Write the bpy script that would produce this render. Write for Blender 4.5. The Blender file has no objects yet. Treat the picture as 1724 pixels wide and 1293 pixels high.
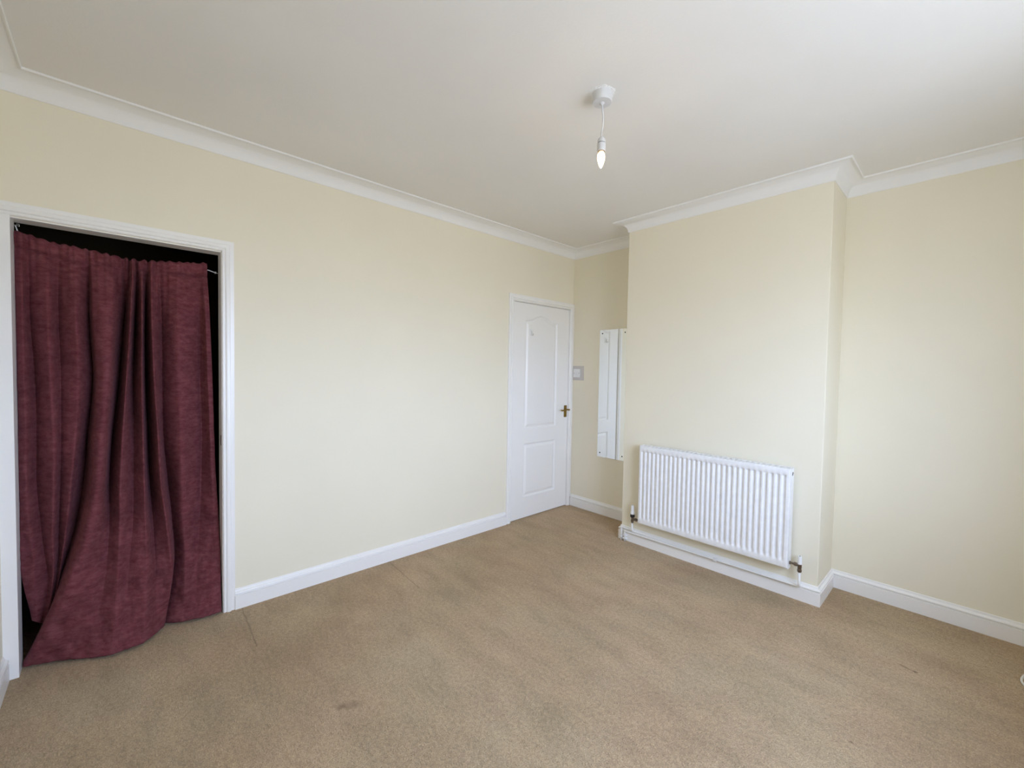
import bpy, bmesh, math, random
from mathutils import Vector, Matrix, noise
random.seed(4)
scene = bpy.context.scene
COL = scene.collection

# ------------------------------------------------------------------ camera
F_PX = 719.445
cam_d = bpy.data.cameras.new('camera')
cam_d.sensor_fit = 'HORIZONTAL'; cam_d.sensor_width = 36.0
cam_d.lens = 36.0 * F_PX / 1724.0
cam_d.clip_start = 0.02
cam = bpy.data.objects.new('camera', cam_d)
COL.objects.link(cam)
CR = Vector((0.67963046, 0.73334792, 0.01741473))
CU = Vector((-0.03587628, 0.00951783, 0.99931091))
CF = Vector((-0.73267683, 0.67978691, -0.03277841))
M3 = Matrix((CR, CU, -CF)).transposed()
cam.matrix_world = Matrix.Translation((2.78416, -3.41972, 1.37291)) @ M3.to_4x4()
scene.camera = cam

# ------------------------------------------------------------------ daylight: sky above the horizon, sunlit ground below
SKY = (0.78, 0.96, 1.40); SKY_S = 6.0
GROUND = (0.87, 0.95, 1.12); GROUND_S = 2.65
world = bpy.data.worlds.new('sky'); scene.world = world
world.use_nodes = True
wn = world.node_tree; wn.nodes.clear()
w_out = wn.nodes.new('ShaderNodeOutputWorld')
w_bg = wn.nodes.new('ShaderNodeBackground')
w_tc = wn.nodes.new('ShaderNodeTexCoord')
w_sep = wn.nodes.new('ShaderNodeSeparateXYZ')
w_map = wn.nodes.new('ShaderNodeMapRange')
w_map.inputs['From Min'].default_value = -0.12
w_map.inputs['From Max'].default_value = 0.10
w_mix = wn.nodes.new('ShaderNodeMix'); w_mix.data_type = 'RGBA'
w_mix.inputs['A'].default_value = tuple(c * GROUND_S for c in GROUND) + (1,)
w_mix.inputs['B'].default_value = tuple(c * SKY_S for c in SKY) + (1,)
wn.links.new(w_tc.outputs['Generated'], w_sep.inputs[0])
wn.links.new(w_sep.outputs['Z'], w_map.inputs['Value'])
wn.links.new(w_map.outputs['Result'], w_mix.inputs['Factor'])
wn.links.new(w_mix.outputs['Result'], w_bg.inputs['Color'])
wn.links.new(w_bg.outputs[0], w_out.inputs['Surface'])

scene.view_settings.view_transform = 'Standard'
scene.view_settings.look = 'None'
scene.view_settings.gamma = 1.0
scene.view_settings.use_curve_mapping = False
scene.view_settings.exposure = 1.64
scene.cycles.max_bounces = 14
scene.cycles.diffuse_bounces = 10
scene.cycles.glossy_bounces = 6
scene.cycles.transparent_max_bounces = 8
scene.cycles.use_denoising = True
try:
    scene.cycles.denoiser = 'OPENIMAGEDENOISE'
except Exception:
    pass

# ------------------------------------------------------------------ room measures (metres)
L = 3.785      # left wall length (runs along -y from the far corner)
W = 3.46       # back wall length (runs along +x from the far corner)
H = 2.578
HC = 2.4984    # bottom of the cornice
CP = 0.095     # cornice projection
A, B, D = 0.853, 2.199, 0.364   # chimney breast: sides and depth
SK = 0.113     # skirting height
S = 0.018      # skirting thickness
T = 0.14       # wall thickness
WIN = (-2.90, -1.25, 0.92, 2.12)   # window opening in the wall on the camera's right: y0, y1, z0, z1

# portal: tells the renderer where the sky comes in
pd = bpy.data.lights.new('window_daylight', 'AREA'); pd.shape = 'RECTANGLE'
pd.size = WIN[3] - WIN[2]; pd.size_y = WIN[1] - WIN[0]; pd.cycles.is_portal = True
po = bpy.data.objects.new('window_daylight', pd); COL.objects.link(po)
po.location = (W + 0.30, (WIN[0] + WIN[1]) / 2, (WIN[2] + WIN[3]) / 2)
po.rotation_euler = (0, math.pi / 2, 0)

# ------------------------------------------------------------------ material helpers
class NT:
    def __init__(s, name):
        s.m = bpy.data.materials.new(name); s.m.use_nodes = True
        s.t = s.m.node_tree
        s.b = s.t.nodes['Principled BSDF']
        s.out = s.t.nodes['Material Output']
        s.tc = None
    def n(s, kind, **kw):
        nd = s.t.nodes.new(kind)
        for k, v in kw.items():
            if k.startswith('i_'):
                nd.inputs[k[2:].replace('_', ' ')].default_value = v
            else:
                setattr(nd, k, v)
        return nd
    def l(s, a, b): s.t.links.new(a, b)
    def obj(s):
        if s.tc is None: s.tc = s.n('ShaderNodeTexCoord')
        return s.tc.outputs['Object']
    def noise(s, scale, detail=4.0, rough=0.55, vec=None):
        nd = s.n('ShaderNodeTexNoise'); nd.inputs['Scale'].default_value = scale
        nd.inputs['Detail'].default_value = detail; nd.inputs['Roughness'].default_value = rough
        s.l(vec or s.obj(), nd.inputs['Vector'])
        return nd.outputs['Fac']
    def ramp(s, fac, stops):
        nd = s.n('ShaderNodeValToRGB'); e = nd.color_ramp.elements
        while len(e) < len(stops): e.new(0.5)
        for i, (p, c) in enumerate(stops):
            e[i].position = p; e[i].color = c if len(c) == 4 else tuple(c) + (1,)
        s.l(fac, nd.inputs[0]); return nd.outputs[0]
    def mix(s, fac, a, b, mode='MIX'):
        nd = s.n('ShaderNodeMix'); nd.data_type = 'RGBA'; nd.blend_type = mode
        for key, v in (('Factor', fac), ('A', a), ('B', b)):
            if hasattr(v, 'is_output'): s.l(v, nd.inputs[key])
            elif key == 'Factor': nd.inputs[key].default_value = v
            else: nd.inputs[key].default_value = tuple(v) + (1,) if len(v) == 3 else v
        return nd.outputs['Result']
    def math(s, op, a, b=0.0, c=None):
        nd = s.n('ShaderNodeMath'); nd.operation = op
        for i, v in enumerate((a, b) if c is None else (a, b, c)):
            if hasattr(v, 'is_output'): s.l(v, nd.inputs[i])
            else: nd.inputs[i].default_value = v
        return nd.outputs[0]
    def bump(s, h, strength, dist):
        nd = s.n('ShaderNodeBump'); nd.inputs['Strength'].default_value = strength
        nd.inputs['Distance'].default_value = dist
        s.l(h, nd.inputs['Height']); s.l(nd.outputs[0], s.b.inputs['Normal'])
    def set(s, **kw):
        for k, v in kw.items():
            s.b.inputs[k.replace('_', ' ')].default_value = (tuple(v) + (1,)) if isinstance(v, tuple) and len(v) == 3 else v

def paint(name, col, rough=0.9, bump=0.12, vary=0.02, scale=160, spec=0.3):
    k = NT(name); k.set(Roughness=rough, Specular_IOR_Level=spec)
    f = k.noise(1.7, 3)
    c = k.ramp(f, [(0.3, tuple(x * (1 - vary) for x in col)), (0.7, tuple(min(1, x * (1 + vary)) for x in col))])
    k.l(c, k.b.inputs['Base Color'])
    if bump: k.bump(k.noise(scale, 3), bump, 0.002)
    return k.m

def plain(name, col, rough=0.5, metal=0.0, spec=0.5):
    k = NT(name); k.set(Roughness=rough, Metallic=metal, Specular_IOR_Level=spec)
    c = k.ramp(k.noise(30, 2), [(0.3, tuple(x * 0.96 for x in col)), (0.7, tuple(min(1.0, x * 1.03) for x in col))])
    k.l(c, k.b.inputs['Base Color'])
    return k.m

MAT = {}
MAT['cream'] = paint('cream_wall_paint', (0.835, 0.783, 0.635), 0.75, 0.10, 0.015, 150)
MAT['ceiling'] = paint('ceiling_paint', (0.815, 0.80, 0.77), 0.9, 0.18, 0.02, 90)
MAT['cornice'] = paint('cornice_paint', (0.86, 0.855, 0.84), 0.7, 0.05, 0.01, 60)
MAT['gloss'] = paint('white_gloss_paint', (0.875, 0.86, 0.83), 0.32, 0.03, 0.01, 25, 0.5)
MAT['dark'] = paint('cupboard_shade_brown', (0.06, 0.045, 0.025), 0.95, 0.2, 0.15, 20, 0.1)  # brown kept near black: the unlit interior's shade is in the colour
MAT['enamel'] = plain('white_radiator_enamel', (0.85, 0.85, 0.845), 0.28)
MAT['plastic'] = plain('white_plastic', (0.83, 0.83, 0.82), 0.35)
MAT['pipe'] = plain('white_painted_copper', (0.84, 0.83, 0.80), 0.35)
MAT['rose'] = plain('aged_white_plastic', (0.70, 0.69, 0.685), 0.45)
MAT['black'] = plain('black_plastic', (0.012, 0.012, 0.014), 0.4)
MAT['brass'] = plain('aged_brass', (0.30, 0.20, 0.055), 0.33, 1.0)
MAT['bronze'] = plain('tarnished_valve_brass', (0.25, 0.21, 0.17), 0.38, 1.0)
MAT['chrome'] = plain('chrome', (0.75, 0.75, 0.75), 0.12, 1.0)
MAT['upvc'] = plain('white_upvc', (0.85, 0.85, 0.85), 0.3)
MAT['flex'] = plain('cream_cable_sheath', (0.74, 0.72, 0.66), 0.45)

k = NT('mirror_silver'); k.set(Metallic=1.0, Roughness=0.01)
c = k.ramp(k.noise(3, 2), [(0.3, (0.90, 0.925, 0.91)), (0.7, (0.915, 0.935, 0.92))]); k.l(c, k.b.inputs['Base Color'])
MAT['mirror'] = k.m

k = NT('finger_plate_acrylic'); k.set(Roughness=0.25)
c = k.ramp(k.noise(12, 2), [(0.3, (0.60, 0.565, 0.53)), (0.7, (0.63, 0.59, 0.555))]); k.l(c, k.b.inputs['Base Color'])
MAT['acrylic'] = k.m

k = NT('window_glass')
k.t.nodes.remove(k.b)
tr = k.n('ShaderNodeBsdfTransparent'); tr.inputs[0].default_value = (0.96, 0.97, 0.965, 1)
gl = k.n('ShaderNodeBsdfGlossy'); gl.inputs['Roughness'].default_value = 0.02
mx = k.n('ShaderNodeMixShader'); mx.inputs[0].default_value = 0.05
k.l(tr.outputs[0], mx.inputs[1]); k.l(gl.outputs[0], mx.inputs[2]); k.l(mx.outputs[0], k.out.inputs['Surface'])
MAT['glass'] = k.m

k = NT('lit_bulb_glass')
k.set(Base_Color=(0.9, 0.88, 0.8), Roughness=0.2)
lw = k.n('ShaderNodeLayerWeight'); lw.inputs['Blend'].default_value = 0.35
c = k.ramp(lw.outputs['Facing'], [(0.0, (1.0, 0.80, 0.50)), (0.42, (0.9, 0.55, 0.22)), (0.62, (0.016, 0.011, 0.0065)), (0.95, (0.012, 0.007, 0.003))])
sz = k.n('ShaderNodeSeparateXYZ'); k.l(k.obj(), sz.inputs[0])
neck = k.n('ShaderNodeMapRange'); k.l(sz.outputs['Z'], neck.inputs['Value'])
neck.inputs['From Min'].default_value = 2.327; neck.inputs['From Max'].default_value = 2.312
c = k.mix(k.math('POWER', neck.outputs['Result'], 3.0), (0.010, 0.0045, 0.0012), c)
k.l(c, k.b.inputs['Emission Color']); k.b.inputs['Emission Strength'].default_value = 22.0
MAT['bulb'] = k.m

# carpet: tufted beige pile with trodden patches, two seams and old marks
k = NT('beige_carpet'); k.set(Roughness=1.0, Specular_IOR_Level=0.1)
k.b.inputs['Sheen Weight'].default_value = 0.15
k.b.inputs['Sheen Roughness'].default_value = 0.5
k.b.inputs['Sheen Tint'].default_value = (0.9, 0.8, 0.65, 1)
v = k.obj()
big = k.noise(1.1, 5, 0.6)
mp = k.n('ShaderNodeMapping'); mp.inputs['Rotation'].default_value = (0, 0, 0.75); mp.inputs['Scale'].default_value = (1.0, 2.6, 1)
k.l(v, mp.inputs[0])
mid = k.noise(3.2, 5, 0.62, mp.outputs[0])
hueN = k.noise(1.9, 2, 0.5)
c0 = k.ramp(big, [(0.30, (0.40, 0.277, 0.157)), (0.52, (0.485, 0.350, 0.212)), (0.72, (0.555, 0.413, 0.262))])
c1 = k.mix(0.34, c0, k.ramp(mid, [(0.33, (0.30, 0.30, 0.28)), (0.5, (0.5, 0.5, 0.5)), (0.70, (0.70, 0.69, 0.67))]), 'OVERLAY')
c1 = k.mix(0.20, c1, k.ramp(hueN, [(0.35, (0.40, 0.37, 0.25)), (0.65, (0.50, 0.34, 0.24))]))
tuft = k.noise(210, 3, 0.7)
tuft2 = k.noise(62, 3, 0.65)
c2 = k.mix(0.75, c1, k.ramp(tuft, [(0.32, (0.28, 0.28, 0.28)), (0.68, (0.74, 0.74, 0.74))]), 'OVERLAY')
c2 = k.mix(0.5, c2, k.ramp(tuft2, [(0.30, (0.32, 0.32, 0.32)), (0.70, (0.68, 0.68, 0.68))]), 'OVERLAY')
sx = k.n('ShaderNodeSeparateXYZ'); k.l(v, sx.inputs[0])
X, Y = sx.outputs['X'], sx.outputs['Y']
wob = k.math('MULTIPLY', k.math('SUBTRACT', k.noise(14, 3), 0.5), 0.05)
mask = None
def addmask(m):
    global mask
    mask = m if mask is None else k.math('MAXIMUM', mask, m)
for y0, sl, x1 in ((-2.908, -0.04, 0.45), (-2.012, -0.06, 0.48)):      # seams near the long wall
    yy = k.math('ADD', k.math('MULTIPLY', X, sl), y0)
    d = k.math('ABSOLUTE', k.math('SUBTRACT', k.math('ADD', Y, k.math('MULTIPLY', wob, 0.3)), yy))
    line = k.math('SUBTRACT', 1.0, k.math('MINIMUM', k.math('MULTIPLY', d, 200.0), 1.0))
    cut = k.math('LESS_THAN', X, x1)
    addmask(k.math('MULTIPLY', k.math('MULTIPLY', line, cut), 0.5))
for px, py, rx, ry, rot, st in ((2.615, -0.695, 0.030, 0.007, -0.35, 0.55), (2.650, -0.702, 0.012, 0.008, 0.0, 0.85),
                                (2.747, -0.742, 0.012, 0.006, 0.4, 0.45), (1.108, -2.735, 0.055, 0.022, 0.9, 0.35),
                                (1.097, -2.763, 0.014, 0.016, 0.0, 0.6), (2.518, -1.413, 0.006, 0.005, 0.0, 0.8),
                                (0.66, -2.44, 0.10, 0.05, 0.9, 0.15), (0.52, -2.56, 0.08, 0.05, 0.4, 0.15)):
    cs, sn = math.cos(rot), math.sin(rot)
    dx = k.math('ADD', k.math('SUBTRACT', X, px), wob); dy = k.math('ADD', k.math('SUBTRACT', Y, py), k.math('MULTIPLY', wob, 0.6))
    u = k.math('DIVIDE', k.math('ADD', k.math('MULTIPLY', dx, cs), k.math('MULTIPLY', dy, sn)), rx)
    w_ = k.math('DIVIDE', k.math('SUBTRACT', k.math('MULTIPLY', dy, cs), k.math('MULTIPLY', dx, sn)), ry)
    r2 = k.math('ADD', k.math('MULTIPLY', u, u), k.math('MULTIPLY', w_, w_))
    m = k.math('MULTIPLY', k.math('MAXIMUM', k.math('SUBTRACT', 1.0, k.math('MULTIPLY', r2, 0.6)), 0.0), st)
    addmask(m)
c3 = k.mix(mask, c2, (0.16, 0.10, 0.055))
k.l(c3, k.b.inputs['Base Color'])
hgt = k.math('ADD', k.math('MULTIPLY', tuft, 0.6), k.math('MULTIPLY', tuft2, 0.8))
k.bump(hgt, 1.0, 0.011)
MAT['carpet'] = k.m

# burgundy suede-like curtain cloth
k = NT('burgundy_brushed_cloth'); k.set(Roughness=0.9, Specular_IOR_Level=0.15)
k.b.inputs['Sheen Weight'].default_value = 0.13
k.b.inputs['Sheen Roughness'].default_value = 0.45
k.b.inputs['Sheen Tint'].default_value = (0.55, 0.27, 0.32, 1)
mp = k.n('ShaderNodeMapping'); mp.inputs['Scale'].default_value = (1, 1, 2.2); k.l(k.obj(), mp.inputs[0])
f = k.noise(26, 6, 0.7, mp.outputs[0])
c = k.ramp(f, [(0.30, (0.098, 0.020, 0.024)), (0.5, (0.140, 0.039, 0.045)), (0.72, (0.184, 0.060, 0.066))])
c = k.mix(0.45, c, k.ramp(k.noise(5.5, 5, 0.65, mp.outputs[0]), [(0.35, (0.36, 0.34, 0.36)), (0.65, (0.66, 0.66, 0.64))]), 'OVERLAY')
k.l(c, k.b.inputs['Base Color'])
k.bump(k.math('ADD', k.math('MULTIPLY', k.noise(420, 2), 0.25), k.noise(38, 4, 0.6)), 0.35, 0.004)
MAT['cloth'] = k.m

# ------------------------------------------------------------------ object helpers
def tag(o, label=None, cat=None, group=None, kind=None):
    if label: o['label'] = label
    if cat: o['category'] = cat
    if group: o['group'] = group
    if kind: o['kind'] = kind
    return o

def empty(name, loc=(0, 0, 0)):
    o = bpy.data.objects.new(name, None); COL.objects.link(o); o.location = loc
    o.empty_display_size = 0.1
    return o

class MB:
    def __init__(s): s.v = []; s.f = []; s.smooth = []
    def add(s, vs, fs, smooth=False):
        o = len(s.v); s.v += [tuple(p) for p in vs]
        for f in fs: s.f.append(tuple(o + i for i in f)); s.smooth.append(smooth)
        return s
    def box(s, x0, x1, y0, y1, z0, z1):
        vs = [(x, y, z) for z in (z0, z1) for y in (y0, y1) for x in (x0, x1)]
        return s.add(vs, [(0, 2, 3, 1), (4, 5, 7, 6), (0, 1, 5, 4), (2, 6, 7, 3), (0, 4, 6, 2), (1, 3, 7, 5)])
    def lathe(s, prof, c=(0, 0, 0), axis=(0, 0, 1), n=32, smooth=True):
        ax = Vector(axis).normalized(); t = Vector((1, 0, 0)) if abs(ax.x) < 0.9 else Vector((0, 1, 0))
        e1 = ax.cross(t).normalized(); e2 = ax.cross(e1); c = Vector(c)
        vs = []; fs = []
        for r, h in prof:
            for i in range(n):
                a = 2 * math.pi * i / n
                vs.append(c + ax * h + (e1 * math.cos(a) + e2 * math.sin(a)) * max(r, 1e-5))
        for j in range(len(prof) - 1):
            for i in range(n):
                a, b = j * n + i, j * n + (i + 1) % n
                fs.append((a, b, b + n, a + n))
        fs.append(tuple(range(n - 1, -1, -1))); m = (len(prof) - 1) * n
        fs.append(tuple(range(m, m + n)))
        return s.add(vs, fs, smooth)
    def tube(s, pts, r, n=12, smooth=True):
        P = [Vector(p) for p in pts]; vs = []; fs = []
        up = None
        for i, p in enumerate(P):
            d = ((P[i + 1] - p).normalized() if i < len(P) - 1 else Vector()) + ((p - P[i - 1]).normalized() if i else Vector())
            d.normalize()
            if up is None:
                up = d.cross(Vector((0.31, 0.52, 0.79))).normalized()
            up = (up - d * up.dot(d)).normalized(); sd = d.cross(up)
            rr = r[i] if isinstance(r, (list, tuple)) else r
            for q in range(n):
                a = 2 * math.pi * q / n
                vs.append(p + (up * math.cos(a) + sd * math.sin(a)) * rr)
        for j in range(len(P) - 1):
            for i in range(n):
                a, b = j * n + i, j * n + (i + 1) % n
                fs.append((a, b, b + n, a + n))
        fs.append(tuple(range(n - 1, -1, -1))); m = (len(P) - 1) * n
        fs.append(tuple(range(m, m + n)))
        return s.add(vs, fs, smooth)
    def build(s, name, mat, parent=None, bevel=0.0, auto=None, seg=2):
        me = bpy.data.meshes.new(name); me.from_pydata(s.v, [], s.f); me.validate()
        for p, sm in zip(me.polygons, s.smooth): p.use_smooth = sm
        bm = bmesh.new(); bm.from_mesh(me); bmesh.ops.recalc_face_normals(bm, faces=bm.faces); bm.to_mesh(me); bm.free()
        me.materials.append(mat)
        o = bpy.data.objects.new(name, me); COL.objects.link(o)
        if parent is not None:
            o.parent = parent
            o.matrix_parent_inverse = Matrix.Translation(-Vector(parent_loc(parent)))
        if bevel:
            m = o.modifiers.new('edge', 'BEVEL'); m.width = bevel; m.segments = seg; m.limit_method = 'ANGLE'; m.angle_limit = math.radians(35)
        if auto:
            for p in me.polygons: p.use_smooth = True
            me.set_sharp_from_angle(angle=math.radians(auto))
        return o

def parent_loc(p):
    return Vector(p.location)          # meshes keep their vertices in room measures, so only the Empties are offset

def round_path(pts, rad, n=6):
    P = [Vector(p) for p in pts]; out = [P[0]]
    for i in range(1, len(P) - 1):
        a, b, c = P[i - 1], P[i], P[i + 1]
        d1 = (a - b); d2 = (c - b); r = min(rad, d1.length / 2, d2.length / 2)
        p0 = b + d1.normalized() * r; p1 = b + d2.normalized() * r
        for q in range(n + 1):
            t = q / n
            out.append(p0 * (1 - t) ** 2 + b * 2 * t * (1 - t) + p1 * t * t)
    out.append(P[-1]); return out

def sweep2(path, prof, place, closed=False, caps=True):
    """mitred run of profile (off, h) along a 2D path; off goes to the path's left; place(u, v, h) -> xyz"""
    n = len(path); mb = MB(); rings = []
    for i in range(n):
        p = Vector(path[i])
        d0 = (p - Vector(path[i - 1])).normalized() if (i > 0 or closed) else None
        d1 = (Vector(path[(i + 1) % n]) - p).normalized() if (i < n - 1 or closed) else None
        if d0 is None: d0 = d1
        if d1 is None: d1 = d0
        n0 = Vector((-d0.y, d0.x)); n1 = Vector((-d1.y, d1.x))
        m = (n0 + n1); m /= max(1e-6, 1 + n0.dot(n1))
        rings.append([place(p.x + m.x * o, p.y + m.y * o, h) for o, h in prof])
    k_ = len(prof); vs = [v for r in rings for v in r]; fs = []
    for i in range(n if closed else n - 1):
        a, b = i * k_, ((i + 1) % n) * k_
        for j in range(k_):
            jj = (j + 1) % k_
            fs.append((a + j, a + jj, b + jj, b + j))
    if not closed and caps:
        fs.append(tuple(range(k_))); fs.append(tuple(range((n - 1) * k_, n * k_))[::-1])
    mb.add(vs, fs); return mb

def struct(o): o['kind'] = 'structure'; return o

# ================================================================== THE ROOM
OY0, OY1, OZ = -3.740, -2.997, 1.980     # cupboard opening in the left wall
DY0, DY1, DZ = -0.8335, -0.0566, 1.990   # white door opening
flo = MB().box(-1.1, W + 0.05, -4.0, 0.05, -0.06, 0.0)
struct(flo.build('floor', MAT['carpet']))
struct(MB().box(-T, W + 0.3, -L - T, T, H, H + 0.12).build('ceiling', MAT['ceiling']))
TL = 0.09
wl = MB()
for y0, y1, z0, z1 in ((-L - T, OY0 - .004, 0, H), (OY0 - .004, OY1 + .004, OZ + .004, H), (OY1 + .004, DY0 - .004, 0, H), (DY0 - .004, DY1 + .004, DZ, H), (DY1 + .004, T, 0, H)):
    wl.box(-TL, 0, y0, y1, z0, z1)
struct(wl.build('wall_left', MAT['cream']))
struct(MB().box(0, W, 0, T, 0, H).build('wall_back', MAT['cream']))
struct(MB().box(A, B, -D, 0, 0, H).build('wall_chimney_breast', MAT['cream'], bevel=0.004))
struct(MB().box(0, W + 0.3, -L - T, -L, 0, H).build('wall_front', MAT['cream']))
wr = MB(); wy0, wy1, wz0, wz1 = WIN; RT = 0.28
wr.box(W, W + RT, -L, T, 0, wz0).box(W, W + RT, -L, T, wz1, H).box(W, W + RT, -L, wy0, wz0, wz1).box(W, W + RT, wy1, T, wz0, wz1)
struct(wr.build('wall_right', MAT['cream']))
# cupboard behind the curtain, its gloom painted in as near-black brown
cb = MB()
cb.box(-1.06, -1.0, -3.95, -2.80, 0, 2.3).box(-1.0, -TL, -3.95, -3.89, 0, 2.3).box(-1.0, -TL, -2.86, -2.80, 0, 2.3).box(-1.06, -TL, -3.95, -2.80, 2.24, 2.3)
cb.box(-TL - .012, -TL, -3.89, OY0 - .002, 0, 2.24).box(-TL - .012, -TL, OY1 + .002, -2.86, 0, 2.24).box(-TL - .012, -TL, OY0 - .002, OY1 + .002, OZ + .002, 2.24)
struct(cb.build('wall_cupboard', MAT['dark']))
# landing behind the closed door stays sealed
struct(MB().box(-TL - 0.03, -TL, -0.95, 0, 0, 2.1).build('wall_landing', MAT['cream']))

def hplace(z0, sgn=1): return lambda u, v, h: (u, v, z0 + sgn * h)
outline = [(0, 0), (0, -L), (W, -L), (W, 0), (B, 0), (B, -D), (A, -D), (A, 0)]
# cornice: fillet at the wall, cove, small bead at the ceiling
cd = H - HC
prof = [(0, 0), (0.004, 0.0), (0.006, 0.004)]
for i in range(0, 13):
    a = math.radians(90 * i / 12)
    prof.append((0.007 + (CP - 0.019) * (1 - math.cos(a)), 0.007 + (cd - 0.014) * math.sin(a)))
prof += [(CP - 0.010, cd - 0.009), (CP - 0.002, cd - 0.009), (CP, cd - 0.006), (CP, cd), (0, cd)]
struct(sweep2(outline, prof, hplace(HC), closed=True).build('trim_1', MAT['cornice'], auto=50))
# skirting
sp = [(0, 0), (S, 0), (S, .0765), (S - .0085, .0775), (S - .0085, .0830), (S - .001, .0855), (S + .0005, .0895), (S - .001, .0935), (S - .005, .0965), (S - .010, .100), (S - .0125, .105), (S - .0125, .110), (S - .0145, SK), (0, SK)]
def skirt(name, paths):
    mb = MB()
    for p in paths:
        q = sweep2(p, sp, hplace(0)); mb.add(q.v, q.f)
    return struct(mb.build(name, MAT['gloss'], auto=28))
skirt('baseboard_left', [[(0, -0.8935), (0, -2.940)]])
skirt('baseboard_back', [[(W, 0), (B, 0), (B, -D), (A, -D), (A, 0), (0.018, 0)]])
skirt('baseboard_front', [[(0.02, -L), (W, -L)]])
skirt('baseboard_right', [[(W, -L), (W, 0)]])

# architraves ------------------------------------------------------
ap = [(0, 0), (0, .009), (.004, .0125), (.008, .0125), (.011, .0085), (.014, .0085), (.018, .0150), (.026, .0175), (.034, .0160), (.037, .0105), (.040, .0100), (.0555, .0110), (.0555, 0)]
def arch(name, y0, y1, z, lo, hi, zo, parent=None, plain_leg=False):
    # path up one side, over, down the other; offset outwards = left of a clockwise path in (y, z)
    path = [(y1, 0), (y1, z), (y0, z), (y0, 0)] if not plain_leg else [(y1, 0), (y1, z), (-L, z)]
    mb = sweep2(path, [(-o, h) for o, h in ap], lambda u, v, h: (h, min(max(u, lo), hi), v))
    if plain_leg: mb.box(0, .0125, -L, y0, 0, z + .001)
    return mb.build(name, MAT['gloss'], parent, auto=28)
t2 = MB()
LW = 0.012
t2.box(-TL, 0.0, OY0 - .004, OY0, 0, OZ).box(-TL, 0.0, OY1, OY1 + .004, 0, OZ).box(-TL, 0.0, OY0, OY1, OZ, OZ + .004)
lin = struct(t2.build('trim_2', MAT['gloss']))
a2 = arch('architrave', OY0, -2.9945, 1.987, -L + 0.0005, 5, 0, lin, True)
MB().box(-0.034, -0.012, OY1 - .0015, OY1 + .001, 0.93, 0.985).build('strike_plate', MAT['bronze'], lin)

# white moulded door ----------------------------------------------
door = struct(empty('door_1', (-0.02, (DY0 + DY1) / 2, 0.0)))
dy0, dy1, dz0, dz1 = DY0 + .002, DY1 - .002, 0.006, 1.984
FX, TH = -0.006, 0.036
py0, py1 = -0.672, -0.232
def top1(y):
    t = abs(y - (py0 + py1) / 2) / ((py1 - py0) / 2)
    t = min(1.0, t / 0.92)
    return 1.833 + 0.052 * (0.5 + 0.5 * math.cos(math.pi * t))
def sdist(y, z):
    s = min(y - py0, py1 - y)
    dt = (top1(y + .001) - top1(y - .001)) / .002
    a = min(s, z - 0.828, (top1(y) - z) / math.sqrt(1 + dt * dt))
    b = min(s, z - 0.196, 0.695 - z)
    return max(a, b)
def moulding(d):
    if d <= 0: return 0.0
    pts = [(0, 0), (.004, -.0035), (.009, -.0110), (.015, -.0125), (.024, -.0095), (.036, -.0025), (.042, -.0015), (9, -.0015)]
    for (a, h0), (b, h1) in zip(pts, pts[1:]):
        if d <= b: return h0 + (h1 - h0) * (d - a) / (b - a)
def axis_samples(lo, hi, marks, fine=.0035, coarse=.02):
    xs = [lo]; x = lo
    while x < hi - 1e-6:
        near = any(m0 - .004 < x < m1 + .004 for m0, m1 in marks)
        nx = x + (fine if near else coarse)
        for m0, m1 in marks:
            if x < m0 - .004 < nx and not near: nx = m0 - .0039
        x = min(nx, hi); xs.append(x)
    return xs
ys = axis_samples(dy0, dy1, [(py0, py0 + .045), (py1 - .045, py1)], .0035, .012)
zs = axis_samples(dz0, dz1, [(.196, .241), (.650, .695), (.828, .873), (1.78, 1.89)], .0035, .03)
mb = MB(); ny = len(ys)
mb.add([(FX + moulding(sdist(y, z)), y, z) for z in zs for y in ys],
       [(j * ny + i, j * ny + i + 1, (j + 1) * ny + i + 1, (j + 1) * ny + i) for j in range(len(zs) - 1) for i in range(ny - 1)], True)
nb = len(mb.v); nz = len(zs)
rim = [i for i in range(ny)] + [j * ny + ny - 1 for j in range(1, nz)] + [(nz - 1) * ny + i for i in range(ny - 2, -1, -1)] + [j * ny for j in range(nz - 2, 0, -1)]
mb.v += [(FX - TH, mb.v[i][1], mb.v[i][2]) for i in rim]
nr = len(rim)
for q in range(nr):
    q2 = (q + 1) % nr; mb.f.append((rim[q], nb + q, nb + q2, rim[q2])); mb.smooth.append(False)
mb.f.append(tuple(nb + q for q in range(nr))); mb.smooth.append(False)
mb.build('door_panel', MAT['gloss'], door, auto=40)
arch('architrave', DY0 - .002, DY1 + .0015, DZ + .001, -5, -0.0005, 0, door)
jm = MB().box(-TL, -0.0, DY0 - .004, DY0 - .001, 0, DZ).box(-TL, 0.0, DY1 + .001, DY1 + .004, 0, DZ).box(-TL, 0, DY0, DY1, DZ - .003, DZ)
jm.build('door_lining', MAT['gloss'], door)
hy = -0.094
hd = MB().box(FX, FX + .006, hy - .019, hy + .019, 0.908, 1.026).build('handle_plate', MAT['brass'], door, bevel=.0015)
lv = MB()
lv.lathe([(.011, 0), (.011, .008), (.008, .012), (.008, .042), (.010, .048), (.008, .054)], (FX + .004, hy, 0.985), (1, 0, 0), 20)
lv.tube([(FX + .049, hy + .004, .985), (FX + .050, hy - .03, .986), (FX + .048, hy - .07, .983), (FX + .046, hy - .098, .980), (FX + .042, hy - .112, .985)], [.008, .0068, .0065, .0078, .005], 14)
lv.build('door_lever', MAT['brass'], hd)
kb = MB().lathe([(.0035, 0), (.0035, .002)], (FX + .006, hy, 0.937), (1, 0, 0), 12)
kb.build('keyhole', MAT['black'], hd)

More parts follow.
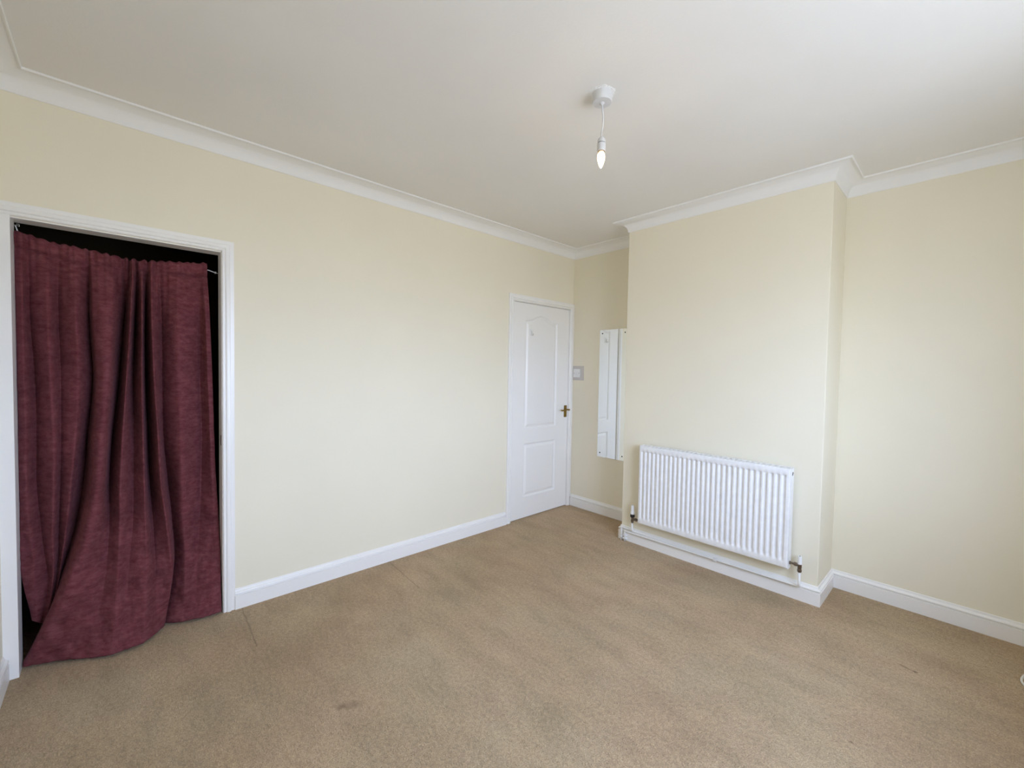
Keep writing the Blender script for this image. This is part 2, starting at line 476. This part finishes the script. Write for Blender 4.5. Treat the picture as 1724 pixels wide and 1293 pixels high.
# coat hook stuck on the door's upper panel
hk = tag(empty('coat_hook', (FX - .0015, -0.598, 1.695)), 'small clear adhesive coat hook stuck on the upper panel of the white door', 'hook')
MB().box(FX - .0015, FX + .0012, -0.622, -0.574, 1.690, 1.752).build('adhesive_pad', MAT['acrylic2'] if 'acrylic2' in MAT else MAT['plastic'], hk, bevel=.0005)
MB().tube([(FX + .001, -.597, 1.735), (FX + .006, -.597, 1.728), (FX + .006, -.597, 1.706), (FX + .010, -.597, 1.696), (FX + .019, -.597, 1.695), (FX + .024, -.597, 1.703), (FX + .024, -.597, 1.712)], .0032, 10).build('hook', MAT['chrome'], hk)

# window in the wall beside the camera (lights the room) ------------
win = struct(empty('window_1', (W + .2, (wy0 + wy1) / 2, wz0)))
fx0, fx1, fw = W + .17, W + .235, .055
fr = MB().box(fx0, fx1, wy0, wy0 + fw, wz0, wz1).box(fx0, fx1, wy1 - fw, wy1, wz0, wz1).box(fx0, fx1, wy0, wy1, wz0, wz0 + fw).box(fx0, fx1, wy0, wy1, wz1 - fw, wz1)
ym = (wy0 + wy1) / 2
fr.box(fx0, fx1, ym - .035, ym + .035, wz0, wz1)
fr.build('window_frame', MAT['upvc'], win, bevel=.004)
for a_, b_ in ((wy0 + fw, ym - .035), (ym + .035, wy1 - fw)):
    MB().box(W + .200, W + .206, a_, b_, wz0 + fw, wz1 - fw).build('window_pane', MAT['glass'], win)
MB().box(W - .03, W + .17, wy0 - .03, wy1 + .03, wz0 - .022, wz0 + .0005).build('window_sill', MAT['gloss'], win, bevel=.004)

# ================================================================== CURTAIN
COLS = [
  [(-0.085, -3.742, 1.941), (-0.085, -3.74, 1.872), (-0.085, -3.74, 1.603), (-0.085, -3.74, 1.342), (-0.085, -3.741, 1.079), (-0.08, -3.741, 0.868), (-0.08, -3.743, 0.655), (-0.08, -3.743, 0.467), (-0.09, -3.71, 0.196)] ,
  [(-0.07, -3.717, 1.938), (-0.07, -3.718, 1.868), (-0.065, -3.719, 1.604), (-0.06, -3.717, 1.343), (-0.06, -3.715, 1.08), (-0.06, -3.716, 0.868), (-0.06, -3.712, 0.654), (-0.065, -3.698, 0.418), (-0.08, -3.695, 0.186)] ,
  [(-0.09, -3.702, 1.938), (-0.09, -3.699, 1.868), (-0.1, -3.702, 1.582), (-0.105, -3.692, 1.316), (-0.1, -3.689, 1.047), (-0.1, -3.692, 0.829), (-0.1, -3.68, 0.608), (-0.1, -3.661, 0.366), (-0.1, -3.68, 0.166)] ,
  [(-0.075, -3.651, 1.92), (-0.075, -3.646, 1.855), (-0.06, -3.643, 1.585), (-0.055, -3.638, 1.317), (-0.055, -3.631, 1.047), (-0.055, -3.633, 0.829), (-0.06, -3.64, 0.609), (-0.07, -3.64, 0.384), (-0.09, -3.666, 0.168)] ,
  [(-0.095, -3.61, 1.917), (-0.095, -3.611, 1.849), (-0.1, -3.614, 1.591), (-0.09, -3.609, 1.317), (-0.085, -3.61, 1.041), (-0.09, -3.615, 0.819), (-0.105, -3.623, 0.592), (-0.11, -3.631, 0.395), (-0.11, -3.657, 0.166)] ,
  [(-0.075, -3.557, 1.91), (-0.075, -3.556, 1.839), (-0.06, -3.553, 1.58), (-0.055, -3.548, 1.304), (-0.055, -3.56, 1.041), (-0.06, -3.577, 0.819), (-0.065, -3.595, 0.611), (-0.08, -3.617, 0.416), (-0.11, -3.649, 0.174)] ,
  [(-0.095, -3.513, 1.909), (-0.1, -3.512, 1.846), (-0.12, -3.513, 1.574), (-0.125, -3.504, 1.288), (-0.14, -3.526, 1.013), (-0.15, -3.543, 0.789), (-0.15, -3.572, 0.567), (-0.14, -3.618, 0.366), (-0.13, -3.666, 0.144)] ,
  [(-0.08, -3.495, 1.905), (-0.08, -3.493, 1.843), (-0.07, -3.49, 1.573), (-0.06, -3.482, 1.29), (-0.04, -3.495, 1.022), (-0.02, -3.502, 0.809), (0.0, -3.532, 0.6), (0.03, -3.596, 0.366), (-0.05, -3.735, 0.014)] ,
  [(-0.078, -3.429, 1.895), (-0.078, -3.425, 1.841), (-0.062, -3.428, 1.578), (-0.055, -3.437, 1.304), (-0.04, -3.452, 1.033), (-0.025, -3.466, 0.802), (0.0, -3.488, 0.59), (0.03, -3.539, 0.334), (0.0, -3.63, 0.012)] ,
  [(-0.1, -3.375, 1.892), (-0.11, -3.371, 1.838), (-0.15, -3.386, 1.573), (-0.16, -3.406, 1.287), (-0.14, -3.433, 1.019), (-0.09, -3.448, 0.785), (-0.04, -3.45, 0.584), (0.02, -3.47, 0.321), (0.07, -3.522, 0.012)] ,
  [(-0.075, -3.358, 1.887), (-0.072, -3.354, 1.835), (-0.055, -3.365, 1.568), (-0.05, -3.381, 1.29), (-0.04, -3.397, 1.028), (-0.02, -3.408, 0.793), (0.01, -3.412, 0.589), (0.055, -3.423, 0.318), (0.105, -3.446, 0.012)] ,
  [(-0.1, -3.337, 1.893), (-0.11, -3.335, 1.835), (-0.16, -3.341, 1.568), (-0.13, -3.353, 1.287), (-0.09, -3.354, 1.018), (-0.06, -3.359, 0.777), (-0.02, -3.366, 0.569), (0.035, -3.387, 0.298), (0.1, -3.395, 0.012)] ,
  [(-0.075, -3.32, 1.889), (-0.072, -3.318, 1.838), (-0.055, -3.321, 1.563), (-0.05, -3.324, 1.29), (-0.04, -3.322, 1.021), (-0.02, -3.32, 0.778), (0.01, -3.318, 0.566), (0.055, -3.318, 0.298), (0.09, -3.337, 0.012)] ,
  [(-0.1, -3.303, 1.896), (-0.11, -3.301, 1.841), (-0.17, -3.298, 1.573), (-0.18, -3.298, 1.286), (-0.16, -3.294, 1.004), (-0.12, -3.29, 0.753), (-0.06, -3.285, 0.554), (0.0, -3.281, 0.311), (0.04, -3.285, 0.015)] ,
  [(-0.075, -3.288, 1.892), (-0.072, -3.284, 1.841), (-0.055, -3.282, 1.567), (-0.045, -3.276, 1.29), (-0.03, -3.265, 1.017), (-0.01, -3.256, 0.77), (0.0, -3.237, 0.56), (0.0, -3.22, 0.291), (-0.02, -3.247, 0.012)] ,
  [(-0.09, -3.255, 1.9), (-0.095, -3.25, 1.844), (-0.11, -3.239, 1.574), (-0.105, -3.239, 1.288), (-0.105, -3.236, 1.006), (-0.105, -3.218, 0.766), (-0.11, -3.202, 0.537), (-0.1, -3.197, 0.296), (-0.07, -3.253, 0.012)] ,
  [(-0.078, -3.183, 1.908), (-0.078, -3.181, 1.844), (-0.062, -3.177, 1.585), (-0.055, -3.174, 1.289), (-0.055, -3.171, 1.006), (-0.06, -3.167, 0.767), (-0.07, -3.163, 0.539), (-0.045, -3.156, 0.287), (-0.0, -3.177, 0.012)] ,
  [(-0.09, -3.101, 1.919), (-0.09, -3.097, 1.853), (-0.1, -3.078, 1.596), (-0.105, -3.077, 1.287), (-0.11, -3.07, 0.99), (-0.11, -3.074, 0.742), (-0.11, -3.086, 0.494), (-0.06, -3.106, 0.25), (0.015, -3.113, 0.012)] ,
  [(-0.08, -3.069, 1.923), (-0.08, -3.069, 1.853), (-0.07, -3.056, 1.612), (-0.07, -3.049, 1.304), (-0.07, -3.04, 1.019), (-0.07, -3.033, 0.776), (-0.07, -3.023, 0.497), (-0.035, -3.026, 0.251), (0.02, -3.049, 0.012)] ,
  [(-0.085, -3.049, 1.928), (-0.085, -3.047, 1.854), (-0.08, -3.038, 1.631), (-0.08, -3.029, 1.321), (-0.08, -3.022, 1.023), (-0.08, -3.015, 0.772), (-0.08, -3.002, 0.49), (-0.03, -3.002, 0.246), (0.015, -3.005, 0.012)] ,
]

def catmull(p, t):
    n = len(p); i = min(int(t), n - 2); f = t - i
    a = p[max(i - 1, 0)]; b = p[i]; c = p[i + 1]; d = p[min(i + 2, n - 1)]
    return [0.5 * ((2 * b[q]) + (-a[q] + c[q]) * f + (2 * a[q] - 5 * b[q] + 4 * c[q] - d[q]) * f * f + (-a[q] + 3 * b[q] - 3 * c[q] + d[q]) * f ** 3) for q in range(3)]
SU, RV = 14, 26
RIDGE = {1, 3, 5, 7, 8, 10, 12, 14, 16, 18}
DEEP = {0: 1.0, 2: 1.7, 4: 1.7, 6: 2.0, 9: 2.3, 11: 2.2, 13: 2.2, 15: 1.9, 17: 1.8, 19: 1.0}
for gi, kf in DEEP.items():
    for ri in range(2, 9):
        a_ = COLS[gi - 1 if gi else 1][ri][0]; p_ = COLS[gi][ri]
        fade = 1.0 if ri < 6 else (0.6 if ri == 6 else (0.3 if ri == 7 else 0.0))
        COLS[gi][ri] = (p_[0] - (kf - 1) * max(0.03, a_ - p_[0]) * fade, p_[1], p_[2])
nu = (len(COLS) - 1) * SU + 1; nv = 8 * RV + 1
cv = [[catmull(c, j / RV) for j in range(nv)] for c in COLS]
pts = []
for j in range(nv):
    row = [cv[i][j] for i in range(len(COLS))]
    t = j / RV
    for i in range(nu):
        u = i / SU
        x, y, z = catmull(row, u)
        i0 = min(int(u), len(COLS) - 2); f0 = u - i0
        if t > 1.0:
            xa, xb = row[i0][0], row[i0 + 1][0]
            if (i0 in RIDGE) != (i0 + 1 in RIDGE):
                gi = i0 + 1 if i0 in RIDGE else i0; e_ = 1.15 if gi in (9, 11, 13) else 1.35
                s_ = f0 ** e_ if i0 in RIDGE else 1 - (1 - f0) ** e_
                sharp = min(1.0, (t - 1.0) / 0.8)
                x = x * (1 - sharp) + (xa + (xb - xa) * s_) * sharp
        # gathers in the rod pocket, stronger near the bunched middle
        g = math.exp(-((u - 11.2) / 3.2) ** 2)
        ph = y * 260 + 3 * noise.noise((y * 30, 0, 1.3))
        if t < 2.2:
            amp = (0.0025 + 0.011 * g) * max(0.0, 1 - abs(t - .6) / 1.6)
            x += amp * math.sin(ph)
            z += (0.0035 + 0.004 * g) * math.sin(ph * .7 + 1) * max(0, 1 - t / .6)
        # stitch line of the pocket
        x -= 0.011 * math.exp(-((t - 1.0) / 0.045) ** 2)
        # pocket fullness
        if t < 1: x += 0.008 * math.sin(math.pi * t)
        # soft creases, stronger towards the floor
        lo = min(1.0, max(0.0, (t - 3.0) / 4.0))
        n1 = noise.noise((x * 3, y * 9, z * 5)); n2 = noise.noise((y * 22 + 5, z * 13, 2.2)); n3 = noise.noise((y * 60, z * 48, 7))
        x += 0.006 * n1 + (0.004 + 0.010 * lo) * n2 + (.001 + .0045 * lo) * n3
        if t < 0.02: pass
        if t > 7.9: z = max(z, 0.010) + .004 * (1 + n2) * (1 if z < .05 else 0)
        y = max(y, -3.7385)
        if x > -0.16: y = min(y, -3.0)
        z = max(z, 0.008)
        pts.append((x, y, z))
fs = [(j * nu + i, j * nu + i + 1, (j + 1) * nu + i + 1, (j + 1) * nu + i) for j in range(nv - 1) for i in range(nu - 1)]
curt = tag(empty('curtain', (-0.08, -3.37, 0.0)), 'long burgundy curtain with deep folds hanging in the cupboard doorway, hem spread on carpet', 'curtain')
mb = MB().add(pts, fs, True)
clo = mb.build('curtain_fabric', MAT['cloth'], curt)
md = clo.modifiers.new('cloth_thickness', 'SOLIDIFY'); md.thickness = 0.0022; md.offset = 0
# stretched wire through the pocket
cw = tag(empty('curtain_wire', (-0.082, OY0, 1.95)), 'thin stretched curtain wire across the top of the cupboard doorway', 'curtain wire')
wp = [(-0.088, OY0 + .004, 1.967), (-0.098, -3.728, 1.935)]
for c_ in COLS[1:19]: wp.append((-0.104, (c_[0][1] + c_[1][1]) / 2, c_[0][2] - .030))
wp += [(-0.098, -3.04, 1.893), (-0.088, OY1 - .006, 1.880)]
MB().tube(wp, .0022, 8).build('wire', MAT['plastic'], cw)
for (yy, zz, sg) in ((OY0, 1.967, 1), (OY1, 1.879, -1)):
    MB().tube([(-0.082, yy, zz), (-0.082, yy + sg * .010, zz), (-0.082, yy + sg * .016, zz - .004), (-0.082, yy + sg * .016, zz + .006), (-0.082, yy + sg * .008, zz + .006)], .0016, 8).build('screw_hook', MAT['chrome'], cw)

# ================================================================== PENDANT LIGHT
RX, RY = 1.648, -1.862
pend = tag(empty('pendant_light', (RX, RY, H)), 'bare lit candle bulb on a short white flex from a round white ceiling rose', 'ceiling light')
MB().lathe([(.0435, 0), (.0435, -.004), (.0425, -.005), (.0425, -.036), (.040, -.041), (.012, -.0425), (.009, -.046), (.006, -.050), (.003, -.052)], (RX, RY, H), (0, 0, 1), 48).build('ceiling_rose', MAT['rose'], pend, auto=35)
cord = [(RX, RY, H - .048), (RX + .002, RY + .002, H - .07), (RX + .005, RY + .003, H - .10), (RX + .0045, RY + .003, H - .14), (RX + .001, RY + .0, H - .17), (RX + .002, RY, H - .195)]
cord = [catmull(cord, i / 6) for i in range(31)]
MB().tube(cord, .0036, 12).build('cord', MAT['rose'], pend)
hx, hyy, hz = RX + .002, RY, H - .188
hold = MB().lathe([(.005, 0), (.010, -.002), (.0155, -.009), (.0175, -.020), (.0178, -.0235), (.0155, -.0245), (.0155, -.0265), (.0182, -.0275), (.0182, -.058), (.0165, -.0605), (.0145, -.0605), (.0140, -.050)], (hx, hyy, hz), (0, 0, 1), 36).build('lamp_holder', MAT['rose'], pend, auto=35)
MB().lathe([(.0158, 0), (.0160, -.0005), (.0160, -.0018), (.0158, -.0025)], (hx, hyy, hz - .0243), (0, 0, 1), 30).build('holder_ring', MAT['black'], hold)
blb = MB().lathe([(.0100, -.052), (.0105, -.060), (.0120, -.064), (.0152, -.071), (.0172, -.080), (.0174, -.087), (.0160, -.098), (.0125, -.110), (.0080, -.121), (.0040, -.129), (.0012, -.132)], (hx, hyy, hz + .0), (0, 0, 1), 32).build('bulb', MAT['bulb'], pend)
MB().lathe([(.0108, -.050), (.0108, -.0625), (.0100, -.063)], (hx, hyy, hz), (0, 0, 1), 24).build('bulb_cap', MAT['brass'], pend)
# rough filler around the rose
rr = random.Random(3); mb = MB(); cpt = []; n = 56
for ring, (r0, zz) in enumerate(((.030, -.0020), (.049, -.0018), (.056, 0.0004))):
    for i in range(n):
        a = 2 * math.pi * i / n
        r = r0 * (1 + (0.08 * noise.noise((math.cos(a) * 2.2 + ring, math.sin(a) * 2.2, 3)) + .05 * rr.uniform(-1, 1)) * ring)
        cpt.append((RX + r * math.cos(a), RY + r * math.sin(a), H + zz + (rr.uniform(-.0012, .0006) if ring == 1 else 0)))
ff = []
for ring in range(2):
    for i in range(n):
        a_, b_ = ring * n + i, ring * n + (i + 1) % n; ff.append((a_, b_, b_ + n, a_ + n))
ff.append(tuple(range(n)))
struct(mb.add(cpt, ff).build('trim_3', MAT['cornice']))

# ================================================================== RADIATOR
RX0, RX1, RZ0, RZ1 = 1.054, 2.063, 0.203, 0.805
RYF, RYB = -0.464, -0.392
rad = tag(empty('radiator', ((RX0 + RX1) / 2, -D, RZ0)), 'white fluted panel radiator mounted low on the chimney breast', 'radiator')
NF = 29; bx, bz = .016, .036
xs = [RX0, RX0 + .0022, RX0 + .006]; fi = []
pitch = (RX1 - RX0 - 2 * bx) / NF
shape = [(0, 0), (.10, .0), (.26, .75), (.36, 1), (.60, 1), (.70, .75), (.86, 0)]
xs2 = []
for x in xs: xs2.append((x, 0))
for i in range(NF):
    for t, d_ in shape: xs2.append((RX0 + bx + (i + t) * pitch, d_))
xs2 += [(RX1 - bx, 0), (RX1 - .006, 0), (RX1 - .0022, 0), (RX1, 0)]
zs2 = [(RZ0, 0), (RZ0 + .0022, 0), (RZ0 + .006, 0), (RZ0 + bz, 0), (RZ0 + bz + .008, .35), (RZ0 + bz + .018, .9), (RZ0 + bz + .026, 1), (RZ1 - bz - .014, 1), (RZ1 - bz - .008, .9), (RZ1 - bz - .003, .35), (RZ1 - bz, 0), (RZ1 - .006, 0), (RZ1 - .0022, 0), (RZ1, 0)]
mb = MB(); vs = []
for zi, (z, fz) in enumerate(zs2):
    for xi, (x, fx_) in enumerate(xs2):
        e = 0.0
        if xi in (0, len(xs2) - 1) or zi in (0, len(zs2) - 1): e = .006
        elif xi in (1, len(xs2) - 2) or zi in (1, len(zs2) - 2): e = .0018
        vs.append((x, RYF + e + .0105 * fx_ * fz, z))
m_ = len(xs2)
fs = [(j * m_ + i, j * m_ + i + 1, (j + 1) * m_ + i + 1, (j + 1) * m_ + i) for j in range(len(zs2) - 1) for i in range(m_ - 1)]
mb.add(vs, fs, True)
mb.build('front_panel', MAT['enamel'], rad, auto=50)
mb = MB().box(RX0 + .004, RX1 - .004, RYF + .0125, RYF + .0225, RZ0 + .004, RZ1 - .004)
mb.build('front_panel_back', MAT['enamel'], rad)
MB().box(RX0 + .006, RX1 - .006, RYB - .014, RYB - .003, RZ0, RZ1 - .01).build('rear_panel', MAT['enamel'], rad, bevel=.003)
mb = MB(); x = RX0 + .03
while x < RX1 - .03:
    mb.box(x, x + .0012, RYF + .0225, RYB - .014, RZ0 + .05, RZ1 - .05); x += .0167
mb.build('convector_fins', MAT['enamel'], rad)
for sx_, x0, x1 in ((0, RX0 - .001, RX0 + .001), (1, RX1 - .001, RX1 + .001)):
    sd = MB().box(x0, x1, RYF + .010, RYB, RZ0 - .008, RZ1 + .004).build('side_panel', MAT['enamel'], rad, bevel=.0008)
    xx = x1 if sx_ else x0; s_ = 1 if sx_ else -1
    MB().lathe([(.0165, 0), (.0165, .0010), (.0150, .0018), (.0148, .0004)], (xx, -.424, RZ1 - .030), (s_, 0, 0), 28).build('vent_hole_rim', MAT['enamel'], sd, auto=40)
    MB().lathe([(.0125, 0.0), (.0125, .0008)], (xx, -.424, RZ1 - .030), (s_, 0, 0), 28).build('vent_hole', MAT['black'], sd)
    MB().lathe([(.007, 0), (.007, .003), (.004, .004)], (xx, -.424, RZ1 - .026), (s_, 0, 0), 16).build('bleed_valve', MAT['bronze'], sd)
# top grille: two rails with angled slots
mb = MB()
mb.box(RX0, RX1, RYF + .010, RYF + .020, RZ1 - .002, RZ1 + .004).box(RX0, RX1, RYB - .010, RYB, RZ1 - .002, RZ1 + .004)
x = RX0
while x < RX1 - .03:
    mb.box(x, x + .014, RYF + .020, RYB - .010, RZ1 + .000, RZ1 + .003); x += .0331
mb.box(RX1 - .014, RX1, RYF + .020, RYB - .010, RZ1, RZ1 + .003)
mb.build('top_grille', MAT['enamel'], rad, bevel=.0008)
for bxx in (RX0 + .15, RX1 - .15):
    MB().box(bxx - .02, bxx + .02, RYB - .004, -D, RZ0 + .03, RZ1 - .05).build('wall_bracket', MAT['enamel'], rad)
VY = -.420
# thermostatic-looking tall cap valve on one side, plain lockshield on the other
v1 = MB().lathe([(.0095, .176), (.0095, .186), (.0125, .187), (.0125, .197), (.0100, .198), (.0100, .222), (.0125, .224)], (.985, VY, 0), (0, 0, 1), 20)
v1.tube([(.985, VY, .207), (1.008, VY, .207)], .0085, 16).lathe([(.0125, 0), (.0125, .014), (.0080, .016), (.0080, .040)], (1.010, VY, .207), (1, 0, 0), 6, False)
v1 = v1.build('valve', MAT['bronze'], rad, auto=35)
MB().lathe([(.0165, .222), (.0178, .228), (.0178, .240), (.0150, .248)], (.985, VY, 0), (0, 0, 1), 24).build('valve_collar', MAT['black'], v1, auto=35)
MB().lathe([(.0160, .246), (.0170, .252), (.0165, .264), (.0125, .270), (.0118, .312), (.0100, .317), (.004, .318)], (.985, VY, 0), (0, 0, 1), 24).build('valve_cap', MAT['plastic'], v1, auto=35)
v2 = MB().lathe([(.0095, .190), (.0118, .194), (.0118, .206), (.0098, .208), (.0098, .214), (.0112, .216), (.0112, .240)], (2.117, VY, 0), (0, 0, 1), 20)
v2.tube([(2.117, VY, .231), (2.098, VY, .231)], .0085, 16).lathe([(.0120, 0), (.0120, .013), (.0075, .016), (.0070, .030), (.0110, .031), (.0110, .040)], (2.102, VY, .231), (-1, 0, 0), 6, False)
v2 = v2.build('valve', MAT['bronze'], rad, auto=35)
MB().lathe([(.0112, .238), (.0115, .242), (.0108, .284), (.0095, .287), (.0050, .287), (.0045, .282)], (2.117, VY, 0), (0, 0, 1), 24).build('valve_cap', MAT['plastic'], v2, auto=35)
MB().lathe([(.0042, .2860), (.0042, .2875)], (2.117, VY, 0), (0, 0, 1), 14).build('cap_screw', MAT['black'], v2)

# pipes along the skirting
PY = -D - S - .0155
p1 = tag(empty('heating_pipe', (.905, PY, 0)), 'white painted pipe running the full width under the radiator to the lockshield valve', 'pipe')
path = round_path([(.905, PY, 0), (.905, PY, .082), (2.117, PY, .094), (2.117, VY, .110), (2.117, VY, .1895)], .012)
MB().tube(path, .0072, 14).build('pipe', MAT['pipe'], p1)
cl = MB().box(1.606, 1.630, PY - .0085, PY + .015, .078, .098).build('pipe_clip', MAT['plastic'], p1, bevel=.002)
for zc in (.022, .050):
    MB().box(.888, .922, PY - .0085, PY + .0152, zc - .004, zc + .004).build('pipe_clip', MAT['plastic'], p1, bevel=.0015)
p2 = tag(empty('heating_pipe', (.872, PY, 0)), 'short white painted pipe rising from the floor to the black-collared radiator valve', 'pipe')
path = round_path([(.872, PY, 0), (.872, PY, .108), (.985, PY, .106), (.985, VY, .112), (.985, VY, .1755)], .012)
MB().tube(path, .0072, 14).build('pipe', MAT['pipe'], p2)
for zc in (.030,):
    MB().box(.861, .8835, PY - .0085, PY + .0152, zc - .004, zc + .004).build('pipe_clip', MAT['plastic'], p2, bevel=.0015)

# ================================================================== MIRROR
MX0, MX1, MZ0, MZ1 = .334, .645, .553, 1.770
mir = tag(empty('wall_mirror', ((MX0 + MX1) / 2, 0, MZ0)), 'tall frameless mirror screwed to the recess wall beside the chimney breast', 'mirror')
MB().box(MX0, MX1, -.0055, -.0005, MZ0, MZ1).build('mirror_glass', MAT['mirror'], mir, bevel=.0008)
for x_ in (MX0 + .030, MX1 - .034):
    for z_ in (MZ0 + .040, MZ1 - .035):
        MB().lathe([(.0062, 0), (.0062, .0012), (.0045, .0028), (.001, .003)], (x_, -.0055, z_), (0, -1, 0), 18).build('mirror_screw', MAT['black'], mir, auto=40)

# ================================================================== LIGHT SWITCH
sw = tag(empty('light_switch', (.075, 0, 1.352)), 'square white light switch on a grey finger plate beside the white door', 'light switch')
MB().box(.004, .148, -.0022, -.0003, 1.281, 1.425).build('finger_plate', MAT['acrylic'], sw, bevel=.0006)
MB().box(.022, .108, -.011, -.0022, 1.309, 1.395).build('switch_plate', MAT['plastic'], sw, bevel=.003)
MB().box(.0575, .0725, -.0145, -.010, 1.339, 1.364).build('rocker', MAT['plastic'], sw, bevel=.0015)
for x_ in (.0345, .0955):
    MB().lathe([(.0032, 0), (.0030, .0006)], (x_, -.011, 1.352), (0, -1, 0), 14).build('plate_screw', MAT['bronze'], sw)

# ================================================================== CABLE
cp = [(3.28, -.30, .006), (3.18, -.27, .006), (3.08, -.285, .006), (3.01, -.33, .006), (2.985, -.40, .006), (2.988, -.455, .006), (3.02, -.51, .006), (3.08, -.55, .006), (3.17, -.56, .006), (3.27, -.50, .006), (3.33, -.45, .012), (3.376, -.44, .06)]
cp = [catmull(cp, i / 6) for i in range(6 * 11 + 1)]
cab = tag(empty('cable', (3.05, -.42, 0)), 'loop of cream white cable lying on the carpet at the edge of the room', 'cable')
MB().tube(cp, .0045, 12).build('cable_flex', MAT['flex'], cab)
